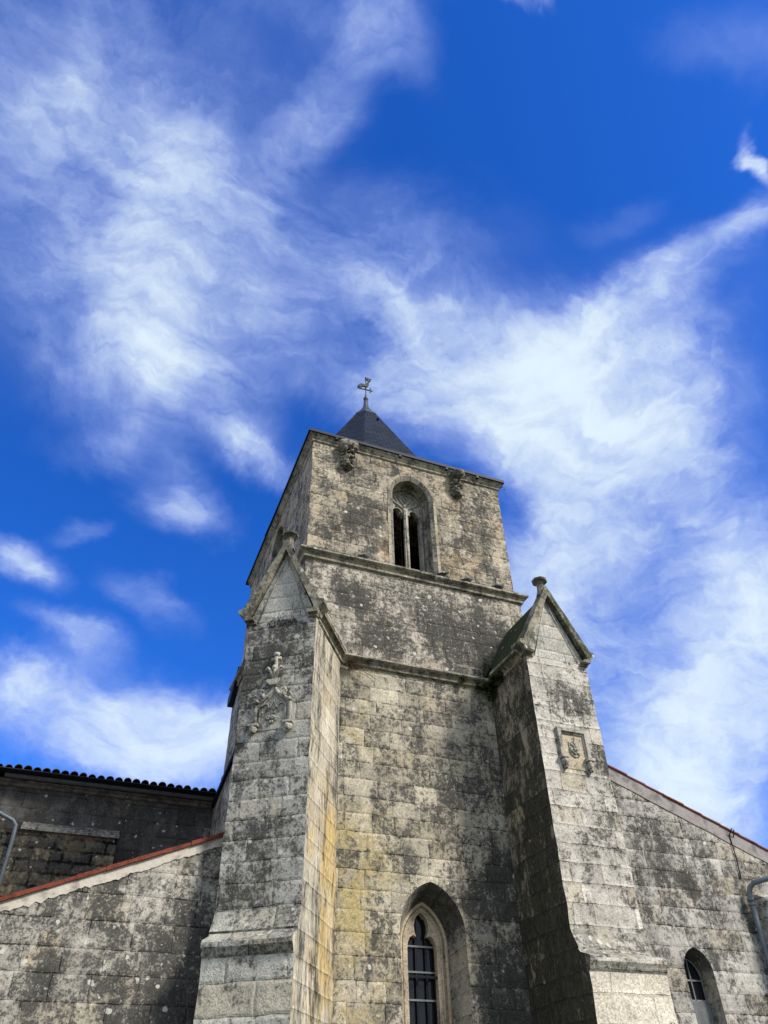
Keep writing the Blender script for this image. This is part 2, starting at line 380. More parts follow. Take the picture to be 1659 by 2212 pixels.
M['butt_r_side'] = stone('right_buttress_side_ashlar', base=(.38, .34, .26), dark=.80, orange=.38, white=.45, pale=.25, seed=7, streak=1.8, blockvar=.6, joint=.6, ochre=(.30, .22, .07), blots=[((7.87, -.7, 3.6), 2.6, .13), ((7.87, -1.0, 6.2), 1.5, .08)], dcol=(.02, .02, .016))  # shade of this face put into the stone colour, plus greenish-black stain
M['gable'] = stone('gable_ashlar', base=(.53, .51, .46), dark=.34, orange=.05, white=.1, pale=.5, seed=8, blockvar=.3)
M['wing_l'] = stone('left_wing_ashlar', base=(.50, .47, .41), dark=.64, orange=.10, white=1.0, pale=.55, seed=9, row=.34, wid=.55, blockvar=.30, joint=.9, jwid=1.1, ochre=(.60, .48, .31),
    blots=[((2.0, -.3, 3.6), 1.3, .16), ((1.8, -.3, 2.6), 1.4, .18)], wbl=[((-.4, -.3, 4.0), .8, .08)],  # dark blots paint the left buttress's soft shadow, mixed with stain
    obl=[((.05, -.3, 3.98), .26, .55), ((-.15, -.3, 3.80), .22, .5), ((.80, -.3, 4.30), .15, .6), ((-.6, -.3, 3.66), .2, .5), ((1.75, -.3, 4.8), .2, .35)])
M['wing_r'] = stone('right_wing_ashlar', base=(.51, .485, .445), dark=.56, orange=.12, white=.35, pale=.45, seed=10, row=.31, wid=.58, joint=.9, jwid=1.15, blots=[((10.6, -1.5, 5.3), .35, .25), ((11.2, -1.5, 5.5), .8, .08)])  # small blot paints the shade of an unmodelled wall recess
M['nave'] = stone('nave_ashlar', base=(.15, .15, .15), dark=.80, orange=.10, white=1.0, pale=.45, seed=11, blockvar=.5, row=.36)  # the tower's shade is put into this wall's dark base and crust
M['rubble'] = stone('rubble_stone', base=(.30, .25, .14), dark=.74, orange=.45, white=.4, pale=.35, seed=12, row=.27, wid=.46, joint=1.0, blockvar=1.0, ochre=(.36, .28, .10), jwid=5.0, jcol=(.008, .009, .008))
M['trim'] = stone('moulded_trim_stone', base=(.44, .40, .32), dark=.50, orange=.40, white=.3, pale=.40, seed=13, ashlar=False)
M['trim_top'] = stone('mossy_trim_stone', base=(.30, .28, .18), dark=.52, orange=.35, white=.5, pale=.35, seed=14, ashlar=False, green=.25, ochre=(.36, .26, .08))
M['carved'] = stone('carved_stone', base=(.46, .44, .38), dark=.36, orange=.05, white=.1, pale=.5, seed=15, ashlar=False)
M['corbel'] = stone('worn_corbel_stone', base=(.40, .37, .30), dark=.62, orange=.30, white=.2, pale=.35, seed=25, ashlar=False)
M['nave_trim'] = stone('dark_trim_stone', base=(.22, .21, .19), dark=.60, orange=.10, white=.5, pale=.4, seed=26, ashlar=False)
M['reveal'] = stone('reveal_stone', base=(.36, .34, .29), dark=.50, orange=.10, white=.05, pale=.35, seed=16, row=.34, wid=2.5, joint=.8, blots=[((6.45, .2, 4.95), .85, .30), ((10.4, -1.4, 4.1), .5, .25)])  # blots: darker around the arch heads
M['winframe'] = stone('window_frame_stone', base=(.50, .42, .31), dark=.20, orange=.15, white=.0, pale=.4, seed=17, ashlar=False)
M['arch'] = stone('arch_ring_stone', base=(.46, .40, .30), dark=.40, orange=.45, white=.2, pale=.35, seed=18, row=.34, wid=2.5, joint=.7, ochre=(.46, .30, .12))
M['moss'] = stone('mossy_roof_slabs', base=(.14, .13, .10), dark=.75, orange=.0, white=.1, pale=.12, seed=19, row=.22, wid=.5, green=.85, joint=.6)
M['coping'] = stone('weathered_coping', base=(.36, .33, .25), dark=.62, orange=.35, white=.2, pale=.3, seed=20, ashlar=False, green=.02, ochre=(.34, .26, .10))
M['weather'] = stone('weathering_slope_stone', base=(.42, .41, .35), dark=.66, orange=.15, white=1.0, pale=1.1, seed=21, row=3.0, wid=.45)
M['clean'] = stone('renewed_ashlar', base=(.70, .64, .53), dark=.12, orange=.22, white=.05, pale=.6, seed=22, row=.40, wid=.85, blockvar=.25, joint=.6, jcol=(.16, .12, .08), ochre=(.52, .36, .16))
M['clean_l'] = stone('renewed_grey_ashlar', base=(.60, .58, .51), dark=.22, orange=.10, white=.15, pale=.5, seed=23, row=.40, wid=.75, blockvar=.25, joint=.7, jcol=(.14, .10, .07))
M['slate'] = slate_mat()
M['lead'] = plain('lead_flashing', (.07, .085, .11), .55, .3, .35, 9, .15)
M['eave'] = plain('dark_slate_edge', (.012, .015, .028), .6, 0, .3, 9, .2)
M['dark'] = plain('dark_interior', (.004, .004, .005), .9)
M['iron'] = plain('dark_iron', (.012, .013, .018), .5, .5, .3)
M['bar'] = plain('grey_glazing_bar', (.22, .23, .24), .6, .1, .3)
M['copper'] = plain('weathered_copper', (.05, .065, .055), .6, .4, .5, 14)
M['terracotta'] = plain('red_terracotta', (.20, .05, .03), .85, 0, .45, 6, .5)
M['canal'] = plain('lichen_grey_canal_tile', (.11, .10, .075), .95, 0, .6, 9, .8, .1, (.035, .03, .025))
M['render'] = plain('lime_render', (.58, .53, .46), .95, 0, .5, 3.5, .8, .1, (.30, .28, .24), (.46, .66))
M['render_r'] = plain('grey_lime_render', (.34, .31, .30), .95, 0, .45, 4, .6, .1)
M['zinc'] = plain('zinc_gutter', (.15, .18, .21), .5, .2, .25, 6, .1, .5)
M['pigeon'] = plain('pigeon_grey', (.10, .105, .12), .7, 0, .5, 30, .1)
M['pigeon_d'] = plain('pigeon_dark', (.02, .022, .028), .6, 0, .3, 30, .1)
M['leaf'] = plain('ivy_leaf', (.035, .06, .018), .6, 0, .6, 20, .1)
M['twig'] = plain('dry_twig', (.10, .07, .04), .9, 0, .5, 20, .1)
M['grass'] = plain('ground_grass', (.07, .09, .04), .95, 0, .5, 1.5, .8, .1, (.16, .14, .10))
gm, gt, gb = new_mat('window_glass'); gb.inputs['Base Color'].default_value = (.012, .014, .02, 1); gb.inputs['Roughness'].default_value = .06; gb.inputs['Specular IOR Level'].default_value = .35
gbp = gt.node('ShaderNodeBump'); gbp.inputs['Strength'].default_value = .12; gbp.inputs['Distance'].default_value = .03
gt.put(gbp.inputs['Height'], gt.noise(gt.node('ShaderNodeNewGeometry').outputs['Position'], 5, 2)); gt.l.new(gbp.outputs[0], gb.inputs['Normal'])
M['glass'] = gm

# ------------------------------------------------------------------ ground
g = MB(); N = 24
for i in range(N):
    for j in range(N):
        x0, x1 = -1200+2400*i/N, -1200+2400*(i+1)/N; y0, y1 = -1200+2400*j/N, -1200+2400*(j+1)/N
        g.face([(x0, y0, 0), (x1, y0, 0), (x1, y1, 0), (x0, y1, 0)])
gr = g.build('ground', M['grass']); gr['kind'] = 'structure'

# ------------------------------------------------------------------ shape helpers
def arch(cx, hw, zs, za, n=12, z0=None):
    r = za-zs; R = (hw*hw+r*r)/(2*hw); pts = []
    a0 = atan2(r, hw-R) if True else 0  # angle of apex seen from left arc's centre (cx-hw+R)
    for k in range(n+1):
        a = pi + (a0-pi)*k/n
        pts.append((cx-hw+R+R*cos(a), zs+R*sin(a)))
    pts[-1] = (cx, za)
    right = [(2*cx-x, z) for x, z in pts[:-1]][::-1]
    pts = pts+right
    if z0 is not None: pts = [(cx-hw, z0)]+pts+[(cx+hw, z0)]
    return pts

# ------------------------------------------------------------------ TOWER
tower = thing('church_tower', 'tall weathered limestone church tower with slate spire and two gabled buttresses', 'tower', (6.3, 0, 0))

# main bay between the buttresses, with the tall lancet opening
LX = 6.14
outer = arch(LX, .62, 4.52, 5.33, 12, 1.2); inner = arch(LX, .46, 4.38, 5.06, 12, 1.2)
b = MB()
b.poly([(3.45, 0), (9.25, 0), (9.25, 9.6), (3.45, 9.6)], [outer], lambda a, z: XYZ(a, 0, z))
b.face([(3.45, 0, 0), (3.45, 7.4, 0), (3.45, 7.4, 9.6), (3.45, 0, 9.6)]); b.face([(9.25, 0, 0), (9.25, 7.4, 0), (9.25, 7.4, 9.6), (9.25, 0, 9.6)])
b.face([(3.45, 7.4, 0), (9.25, 7.4, 0), (9.25, 7.4, 9.6), (3.45, 7.4, 9.6)]); b.face([(3.45, 0, 9.6), (9.25, 0, 9.6), (9.25, 7.4, 9.6), (3.45, 7.4, 9.6)])
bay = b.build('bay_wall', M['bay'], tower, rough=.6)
# middle stage
b = MB(); b.box(3.50, 9.10, .12, 7.4, 9.604, 12.1); b.build('middle_stage', M['mid'], tower, rough=1)
# link wall seen past the left buttress
b = MB(); b.prism([(4.0, 0), (7.2, 0), (7.2, 8.55), (4.0, 9.3)], lambda a, z, t: XYZ(t, a, z), 3.28, 3.44); b.build('link_wall', M['mid'], tower)
b = MB(); b.prism([(3.95, 9.32), (7.2, 8.56), (7.2, 8.66), (3.95, 9.42)], lambda a, z, t: XYZ(t, a, z), 3.20, 3.448); b.build('link_wall_coping', M['eave'], tower)

# belfry stage
BX = 6.34
BQ = [(3.55, .3), (9.08, .3), (9.12, 7.45), (3.64, 7.45)]
b = MB()
bo = arch(BX, .62, 14.95, 15.68, 14, 12.45)
b.poly([(3.55, 12.1), (9.08, 12.1), (9.08, 16.27), (3.55, 16.27)], [bo], lambda a, z: XYZ(a, .3, z))
LY = 3.7
lo = arch(LY, .62, 14.95, 15.68, 10, 12.5)
b.poly([(.3, 12.1), (7.45, 12.1), (7.45, 16.27), (.3, 16.27)], [lo], lambda a, z: XYZ(3.55+.09*(a-.3)/7.15, a, z))
for i in (1, 2):
    (x0, y0), (x1, y1) = BQ[i], BQ[(i+1) % 4]
    b.face([(x0, y0, 12.1), (x1, y1, 12.1), (x1, y1, 16.27), (x0, y0, 16.27)])
b.face([(*q, 12.105) for q in BQ]); b.face([(*q, 16.265) for q in BQ])
belfry = b.build('belfry_wall', M['belfry'], tower, rough=.9)

def window_shell(parent, cxs, openings, mapf, mats, name):
    """openings: list of (polyline, depth) from outside inwards -> strips"""
    for k in range(len(openings)-1):
        A = [mapf(a, z, openings[k][1]) for a, z in openings[k][0]]; B = [mapf(a, z, openings[k+1][1]) for a, z in openings[k+1][0]]
        q = MB(); q.strip(A, B, False, uv=True)
        q.face([A[0], B[0], B[-1], A[-1]])
        q.build(name[k] if isinstance(name, list) else name, mats[k], parent)

# --- belfry window (front)
bw = MB()
ring_o = arch(BX, .70, 14.95, 15.80, 14, 14.2); ring_i = arch(BX, .625, 14.95, 15.69, 14, 14.2)
bw.strip([XYZ(a, .285, z) for a, z in ring_o], [XYZ(a, .285, z) for a, z in ring_i], uv=True)
bw.strip([XYZ(a, .285, z) for a, z in ring_o], [XYZ(a, .31, z) for a, z in ring_o], uv=True)
# jamb bands continuing down
for sgn in (-1, 1):
    xa, xb = BX+sgn*.70, BX+sgn*.625
    bw.face([(xa, .285, 12.45), (xb, .285, 12.45), (xb, .285, 14.2), (xa, .285, 14.2)], [(0.1, 12.45), (.2, 12.45), (.2, 14.2), (.1, 14.2)])
    bw.face([(xa, .285, 12.45), (xa, .31, 12.45), (xa, .31, 14.2), (xa, .285, 14.2)], [(0.1, 12.45), (.2, 12.45), (.2, 14.2), (.1, 14.2)])
bwin = bw.build('belfry_window', M['arch'], tower)
o0 = [(a, z) for a, z in arch(BX, .625, 14.95, 15.69, 14, 12.40)]
o1 = [(a, z) for a, z in arch(BX, .53, 14.95, 15.56, 14, 12.40)]
o2 = [(a, z) for a, z in arch(BX, .44, 14.70, 15.36, 14, 12.40)]
def strips(parent, name, mat, seq, mapf, floor=True):
    q = MB()
    for (P, d0), (Q, d1) in zip(seq[:-1], seq[1:]):
        A = [mapf(a, z, d0) for a, z in P]; B = [mapf(a, z, d1) for a, z in Q]
        q.strip(A, B, False, uv=True)
        if floor: q.face([A[0], B[0], B[-1], A[-1]])
    return q.build(name, mat, parent)
FY = lambda a, z, d: XYZ(a, d, z)
strips(bwin, 'reveal', M['reveal'], [(o0, .285), (o1, .35), (arch(BX, .53, 14.95, 15.56, 14, 12.40), .62), (arch(BX, .49, 14.92, 15.50, 14, 12.40), .66), (arch(BX, .49, 14.92, 15.50, 14, 12.40), .74)], FY)
# tracery plate with two trefoil-headed lights
def light_head(cx, hw, z0, zs, top):
    k = hw
    L = [(cx-k, z0), (cx-k, zs), (cx-k*.93, zs+.07), (cx-k*.70, zs+.105), (cx-k*.48, zs+.06), (cx-k*.52, zs+.16), (cx-k*.38, zs+.24), (cx-k*.18, zs+.28), (cx, top)]
    return L+[(2*cx-x, z) for x, z in L[:-1]][::-1]
q = MB(); pl = arch(BX, .50, 14.92, 15.52, 14, 12.42)
h1 = light_head(BX-.245, .185, 12.5, 14.62, 15.0); h2 = light_head(BX+.245, .185, 12.5, 14.62, 15.0)
q.poly(pl, [h1, h2], lambda a, z: XYZ(a, .78, z))
for h in (h1, h2): q.strip([XYZ(a, .78, z) for a, z in h], [XYZ(a, .94, z) for a, z in h], True)
q.build('tracery', M['carved'], bwin)
q = MB()
def rib(mb, pts, mapf, r=.022, d=0.0, n=6):
    P = [mapf(a, z, d) for a, z in pts]; mb.tube(P, r, n)
def bez(p0, p1, p2, p3, n=10):
    return [tuple((1-t)**3*p0[i]+3*(1-t)**2*t*p1[i]+3*(1-t)*t*t*p2[i]+t**3*p3[i] for i in (0, 1)) for t in [k/n for k in range(n+1)]]
mf = lambda a, z, d: XYZ(a, .76+d, z)
for s_ in (-1, 1):
    X = lambda v: BX+s_*v
    rib(q, bez((X(0), 14.92), (X(.02), 15.12), (X(.20), 15.1), (X(.17), 15.30)), mf)
    rib(q, bez((X(.17), 15.30), (X(.13), 15.42), (X(.05), 15.40), (X(0), 15.36)), mf, .018)
    rib(q, bez((X(0), 14.80), (X(.10), 14.98), (X(.34), 15.02), (X(.40), 15.16)), mf)
    rib(q, bez((X(.06), 14.62), (X(.12), 14.9), (X(.3), 14.95), (X(.43), 14.66)), mf, .02)
    rib(q, bez((X(.0), 15.12), (X(.06), 15.16), (X(.08), 15.26), (X(0), 15.34)), mf, .014)
    rib(q, bez((X(.22), 15.05), (X(.24), 15.2), (X(.30), 15.22), (X(.33), 15.26)), mf, .014)
ar = arch(BX, .47, 14.92, 15.46, 14, 14.6)
rib(q, ar, mf, .03)
q.build('tracery_rib', M['carved'], bwin)
q = MB()
q.prism([(-.055, .70), (.055, .70), (.06, .78), (.06, .95), (-.06, .95), (-.06, .78)], lambda a, d, t: XYZ(BX+a, d, t), 12.42, 14.85)
q.tube([XYZ(BX, .70, 12.5), XYZ(BX, .70, 14.8)], .032, 8)
q.prism([(-.10, .62), (.10, .62), (.10, .95), (-.10, .95)], lambda a, d, t: XYZ(BX+a, d, t), 12.40, 12.72)
q.build('mullion', M['carved'], bwin)
q = MB(); q.prism([(.20, 12.28), (.95, 12.50), (.95, 12.30), (.20, 12.1)], lambda d, z, t: XYZ(t, d, z), BX-.72, BX+.72); q.build('sill', M['trim_top'], bwin)
# left face window
mapl = lambda a, z, d: XYZ(3.592+d, a, z)
lw = strips(tower, 'side_belfry_window', M['reveal'], [(arch(LY, .62, 14.95, 15.68, 10, 12.5), -.01), (arch(LY, .52, 14.92, 15.5, 10, 12.5), .5)], mapl)
q = MB(); q.prism([(LY-.05, .35), (LY+.05, .35), (LY+.05, .5), (LY-.05, .5)], lambda a, d, t: XYZ(3.6+d, a, t), 12.5, 15.3); q.build('mullion', M['carved'], lw)

# --- string courses
def string(name, path, z, out, h, parent, mat2=None):
    # top weathering, fillet, hollow, lower roll
    pr = [(-.02, z+h), (.02, z+h), (out, z+h*.62), (out, z+h*.50), (out*.80, z+h*.44), (out*.50, z+h*.34), (out*.34, z+h*.20), (out*.38, z+h*.12), (out*.30, z+h*.02), (0, z), (-.02, z)]
    q = MB()
    # split into stones with tiny gaps and offsets
    q.sweep(path, pr); return q.build(name, M['trim'], parent)
def broken(path, step, rnd):
    return path
def string_stones(name, path, z, out, h, parent, seg=.95, side_first=None):
    """moulded course cut into stones with slightly different projection; top lip separate (mossy)"""
    rr = random.Random(hash(name) % 99 if False else len(name)*7)
    q = MB(); q2 = MB()
    for i in range(len(path)-1):
        a, c = Vector((*path[i], 0)), Vector((*path[i+1], 0)); L = (c-a).length; n = max(1, round(L/seg)); d = (c-a)/L
        cuts = [0]+[L*(k+rr.uniform(-.12, .12))/n for k in range(1, n)]+[L]
        for k in range(n):
            e = rr.uniform(-.012, .012); dz = rr.uniform(-.008, .008)
            o = out+e
            pr = [(-.05, z+h*.9), (.0, z+h*.9), (o*.94, z+h*.60+dz), (o, z+h*.56+dz), (o, z+h*.46+dz), (o*.84, z+h*.40), (o*.52, z+h*.33), (o*.34, z+h*.20), (o*.40, z+h*.13), (o*.36, z+h*.03), (.0, z), (-.05, z)]
            p0 = a+d*(cuts[k]+.006); p1 = a+d*(cuts[k+1]-.006)
            if k == 0 and i > 0: p0 = a+d*0
            if k == n-1 and i < len(path)-2: p1 = c
            P = [(p0.x, p0.y), (p1.x, p1.y)]
            # mitre by extending through the corner
            if k == n-1 and i < len(path)-2:
                dn = (Vector((*path[i+2], 0))-c).normalized(); P.append((c.x+dn.x*.02, c.y+dn.y*.02))
            if k == 0 and i > 0:
                dp = (a-Vector((*path[i-1], 0))).normalized(); P = [(a.x-dp.x*.02, a.y-dp.y*.02)]+P
            q.sweep(P, pr)
    ob = q.build(name, M['trim'], parent)
    return ob
string_stones('upper_string_course', [(3.50, 7.3), (3.50, .12), (9.10, .12), (9.10, 3)], 12.02, .17, .36, tower)
string_stones('lower_string_course', [(4.36, 0), (7.87, 0)], 9.38, .17, .30, tower)
b = MB(); b.prism([(.10, 12.36), (.34, 12.48), (.34, 12.2), (.10, 12.2)], lambda d, z, t: XYZ(t, d, z), 3.5, 9.1); b.build('upper_weathering', M['trim_top'], tower)

# --- top cornice and slate eave
q = MB()
pr = [(-.05, 16.26), (.13, 16.26), (.13, 16.225), (.10, 16.20), (.065, 16.15), (.03, 16.11), (.045, 16.095), (.045, 16.065), (.02, 16.04), (0, 16.03), (-.05, 16.03)]
q.sweep([BQ[3], BQ[0], BQ[1], BQ[2]], pr, False); q.build('cornice', M['trim'], tower)
q = MB()
prE = [(-.6, 16.56), (.24, 16.50), (.25, 16.455), (-.6, 16.455)]
q.sweep(BQ, [(-1.0, 16.42), (.165, 16.36), (.175, 16.26), (.10, 16.264), (-1.0, 16.264)], True)
eave = q.build('slate_eave', M['eave'], tower)
for x in (4.15, 6.0, 7.42, 8.38):
    q = MB(); q.box(x-.035, x+.035, .13, .26, 16.19, 16.262); q.build('eave_bracket', M['iron'], eave)
q = MB(); q.tube([XYZ(9.12, .28, 16.16), XYZ(9.26, .20, 16.15), XYZ(9.29, .18, 16.09), XYZ(9.24, .20, 16.05)], .013, 6); q.build('eave_hook', M['bar'], eave)

# --- octagonal slate spire
SC = (6.335, 3.70); SR, SZ0, SZA = 3.05, 16.5, 22.45
q = MB()
def oct_pt(k, z):
    r = SR*(SZA-z)/(SZA-SZ0); a = radians(22.5+45*k); return XYZ(SC[0]+r*cos(a), SC[1]+r*sin(a), z)
for k in range(8):
    a0, a1 = oct_pt(k, 16.28), oct_pt(k+1, 16.28); b0, b1 = oct_pt(k, 21.6), oct_pt(k+1, 21.6)
    sl_ = ((b0+b1)/2-(a0+a1)/2).length; w0, w1 = (a1-a0).length/2, (b1-b0).length/2
    q.face([a0, a1, b1, b0], [(10*k-w0, 0), (10*k+w0, 0), (10*k+w1, sl_), (10*k-w1, sl_)])
q.face([oct_pt(k, 21.6) for k in range(8)])
spire = q.build('spire_roof', M['slate'], tower)
q = MB()
def ring8(r, z): return [XYZ(SC[0]+r*cos(radians(22.5+45*k)), SC[1]+r*sin(radians(22.5+45*k)), z) for k in range(8)]
prf = [(.475, 21.53), (.47, 21.58), (.36, 21.72), (.24, 21.92), (.15, 22.12), (.105, 22.24), (.098, 22.25), (.085, 22.40), (.070, 22.58), (.08, 22.60)]
for (r_, z_), (r2_, z2_) in zip(prf[:-1], prf[1:]): q.strip(ring8(r_, z_), ring8(r2_, z2_), True)
q.build('lead_flashing', M['lead'], spire)
q = MB(); q.ball((SC[0], SC[1], 22.68), (.092, .092, .10), 14, 9); q.tube([XYZ(SC[0], SC[1], 22.74), XYZ(SC[0], SC[1], 22.90)], .034, 8); q.build('ball_finial', M['lead'], spire)
q = MB()  # small slate vent hook on the front face
q.ball((SC[0]+.12, SC[1]-.92*SR*(SZA-20.75)/(SZA-SZ0)*1.0-.02, 20.75), (.05, .09, .05), 8, 6); q.build('roof_hook', M['eave'], spire)

# --- carved corbel heads under the cornice
def carved(x, zt, seed, parent, wide=.25):
    q = MB(); rr = random.Random(seed)
    q.ball((x, .20, zt), (wide*1.0, .26, .18), 14, 10, .9, seed, 5.0); q.ball((x, .28, zt-.4), (wide*.8, .12, .34), 12, 9, .6, seed+5, 5.0)
    for k in range(16):
        f = k/15; q.ball((x+rr.uniform(-1, 1)*wide*(.75-.35*f), .18-.14*rr.random()*(1-f*.5), zt+.05-.72*f), (rr.uniform(.04, .08), rr.uniform(.05, .10), rr.uniform(.04, .09)), 10, 7, .9, seed+k, 5)
    for k in range(5):
        z = zt-.16-.12*k; q.tube([XYZ(x-wide*.8, .27, z+.04), XYZ(x-wide*.35, .10+.02*k, z-.03), XYZ(x, .05+.03*k, z+.05), XYZ(x+wide*.35, .10+.02*k, z-.03), XYZ(x+wide*.75, .27, z+.03)], .035, 7)
    return q.build('carved_corbel', M['corbel'], parent)
carved(4.50, 16.05, 3, tower, .22); carved(7.70, 16.03, 8, tower, .19)

# --- lancet window of the bay
q = MB()
io = arch(LX, .62, 4.52, 5.33, 12, 1.2); ii = arch(LX, .46, 4.40, 5.10, 12, 1.2)
lanc = strips(tower, 'lancet_window', M['reveal'], [(io, -.002), (ii, .42)], FY)
tre = [(LX-.28, 1.2), (LX-.28, 4.36), (LX-.265, 4.46), (LX-.22, 4.54), (LX-.155, 4.575), (LX-.105, 4.55), (LX-.135, 4.64), (LX-.14, 4.74), (LX-.11, 4.84), (LX-.06, 4.90), (LX, 4.95)]
tre = tre+[(2*LX-x, z) for x, z in tre[:-1]][::-1]
i2 = arch(LX, .43, 4.40, 5.06, 12, 1.2)
q = MB()
q.poly(i2, [tre], lambda a, z: XYZ(a, .50, z)); q.strip([XYZ(a, .50, z) for a, z in tre], [XYZ(a, .68, z) for a, z in tre], True)
q.strip([XYZ(a, .42, z) for a, z in ii], [XYZ(a, .50, z) for a, z in i2])
q.tube([XYZ(a, .435, z) for a, z in arch(LX, .435, 4.40, 5.07, 14, 1.2)], .028, 8)
q.tube([XYZ(a, .49, z) for a, z in arch(LX, .37, 4.40, 4.99, 14, 1.2)], .018, 6)
q.build('cusped_frame', M['winframe'], lanc)
q = MB(); q.face([(LX-.4, .66, 1.2), (LX+.4, .66, 1.2), (LX+.4, .66, 5.1), (LX-.4, .66, 5.1)]); q.build('pane', M['glass'], lanc)
q = MB()
for dx, r_ in ((-.27, .016), (-.07, .022), (.12, .022), (.27, .016)):
    q = MB(); q.box(LX+dx-r_, LX+dx+r_, .615, .65, 1.2, 5.0 if abs(dx) < .2 else 4.6); q.build('iron_upright', M['iron'], lanc)
for z in (2.1, 2.48, 2.86, 3.22, 3.62, 4.03, 4.42):
    q = MB(); q.box(LX-.28, LX+.28, .60, .63, z-.014, z+.014); q.build('glazing_bar', M['bar'], lanc)
q = MB(); q.box(LX-.33, LX+.31, .52, .55, 3.93, 3.97); q.build('saddle_bar', M['iron'], lanc)

# ------------------------------------------------------------------ buttresses
TH = radians(55.4)
def frame_l():
    sd = Vector((cos(TH), sin(TH), 0)); fd = Vector((-sin(TH), cos(TH), 0)); J = Vector((4.36, 0, 0))
    # local: u = along the front face (0 at the right corner, + leftwards), t = forward from the wall, z
    return lambda u, t, z: J - sd*t + fd*u + Vector((0, 0, z))
def frame_r():
    J = Vector((7.87, 0, 0)); return lambda u, t, z: J + Vector((u, -t, z))
def buttress(P, w, T, name_side, body, side, gab, low_z, drip_z, Tl, back, roof_mat, apex_z, finu, name_label, roof_left=True, mirror=False, panel=None):
    prof = [(T, 9.45), (T, low_z+.02), (T+.03, low_z-.08), (T+.13, low_z-.26), (T+.115, low_z-.285), (T+.16, low_z-.33), (Tl+.05, drip_z+.10), (Tl+.085, drip_z+.06), (Tl+.085, drip_z), (Tl+.05, drip_z-.05), (Tl+.03, drip_z-.10), (Tl, drip_z-.13), (Tl, 0)]
    B = MB(); n = len(prof)
    for i in range(n-1):
        (t0, z0), (t1, z1) = prof[i], prof[i+1]
        if i in (1, 2, 4, 5, 6): continue
        # lip stones slightly narrower/wider: keep plain
        if i == n-2: continue
        B.face([P(0, t0, z0), P(w, t0, z0), P(w, t1, z1), P(0, t1, z1)])
    root = B.build('buttress', body, tower, rough=1)
    q = MB(); (t0, z0), (t1, z1) = prof[n-2], prof[n-1]; q.face([P(0, t0, z0), P(w, t0, z0), P(w, t1, z1), P(0, t1, z1)]); q.build('lower_face', M['clean'] if mirror else M['clean_l'], root, rough=1)
    q = MB()
    for i in (1, 2, 4, 5, 6):
        (t0, z0), (t1, z1) = prof[i], prof[i+1]
        q.face([P(0, t0, z0), P(w, t0, z0), P(w, t1, z1), P(0, t1, z1)], [(0, z0), (w, z0), (w, z1), (0, z1)])
    q.build('weathering_slope', M['weather'], root, rough=1)
    # sides
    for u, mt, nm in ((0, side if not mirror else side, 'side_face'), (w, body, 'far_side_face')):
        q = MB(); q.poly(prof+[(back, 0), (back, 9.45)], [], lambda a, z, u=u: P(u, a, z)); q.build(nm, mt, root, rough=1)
    # gable wall
    q = MB(); c = w/2; gz = apex_z-.10
    q.poly([(0, 9.45), (w, 9.45), (c, gz)], [], lambda a, z: P(a, T+.002, z)); q.poly([(0, 9.45), (w, 9.45), (c, gz)], [], lambda a, z: P(a, T-.25, z))
    # incised chevron ribs on the gable wall
    gw = q.build('gable_wall', gab, root)
    for sg in (-1, 1):
        q = MB(); q.tube([P(c+sg*w*.36, T+.004, 9.47), P(c+sg*.03, T+.004, 10.85)], .014, 5)
        q.build('gable_rib', M['carved'], root)
    # roof slabs
    k = (gz+.06-9.62)/(c+.10)
    for sg, nm in ((-1, 'roof_slope'), (1, 'roof_slope')):
        q = MB(); e = c+.13
        pts = [(c, gz+.10), (c+sg*e, gz+.10-k*e), (c+sg*e, gz+.02-k*e), (c, gz-.02)]
        q.prism(pts, lambda a, z, t: P(a, t, z), T-.18, back)
        q.build(nm, roof_mat if sg == -1 or not mirror else roof_mat, root)
    # raking coping with kneelers
    q = MB()
    for sg in (-1, 1):
        e = c+.03; zk = 9.60; top = gz+.25
        pts = [(c, top), (c+sg*(e+.055), zk+.13), (c+sg*(e+.15), zk+.115), (c+sg*(e+.155), zk+.05), (c+sg*(e+.04), zk-.06), (c+sg*(e+.02), zk-.14), (c+sg*(e-.17), zk-.145), (c+sg*(e-.16), zk-.10), (c+sg*(e-.045), zk-.06), (c+sg*(e-.06), zk+.02), (c, gz+.0)]
        q.prism(pts, lambda a, z, t: P(a, t, z), T+.14, T-.22)
        q.prism([(c+sg*(e+.01), zk-.14), (c+sg*(e-.19), zk-.145), (c+sg*(e-.19), zk-.185), (c+sg*(e-.0), zk-.18)], lambda a, z, t: P(a, t, z), T+.045, T-.05)
    q.build('gable_coping', M['coping'], root, rough=.9)
    # finial
    q = MB()
    def oc(r, z): return [P(c+r*cos(radians(22.5+45*k_)), T-.06+r*sin(radians(22.5+45*k_)), z) for k_ in range(8)]
    fp = [(.13, gz+.08), (.092, gz+.22), (.078, gz+.36), (.085, gz+.40), (.14, gz+.45), (.175, gz+.465), (.178, gz+.52), (.13, gz+.535), (.05, gz+.545)]
    for (r_, z_), (r2_, z2_) in zip(fp[:-1], fp[1:]): q.strip(oc(r_, z_), oc(r2_, z2_), True)
    q.face(oc(*fp[-1])); q.build('finial', M['coping'], root)
    return root, (c, gz)
def side_cornice(P, w, T, root, us, to=0.0, step=.75):
    q = MB()
    pr = [(-.03, 9.66), (.14, 9.66), (.145, 9.60), (.10, 9.56), (.055, 9.50), (.035, 9.45), (.05, 9.43), (.045, 9.39), (0, 9.375), (-.03, 9.375)]
    for u, sg in us:
        rr = random.Random(4); t = T-.12
        while t > to+.05:
            t2 = max(to, t-step*rr.uniform(.8, 1.2)); e = rr.uniform(-.01, .01)
            q.prism(pr, lambda a, z, tt, u=u, sg=sg, e=e: P(u+sg*(a+(e if a > 0 else 0)), tt, z), t-.006, t2+.006)
            t = t2
    q.build('side_cornice', M['trim'], root)

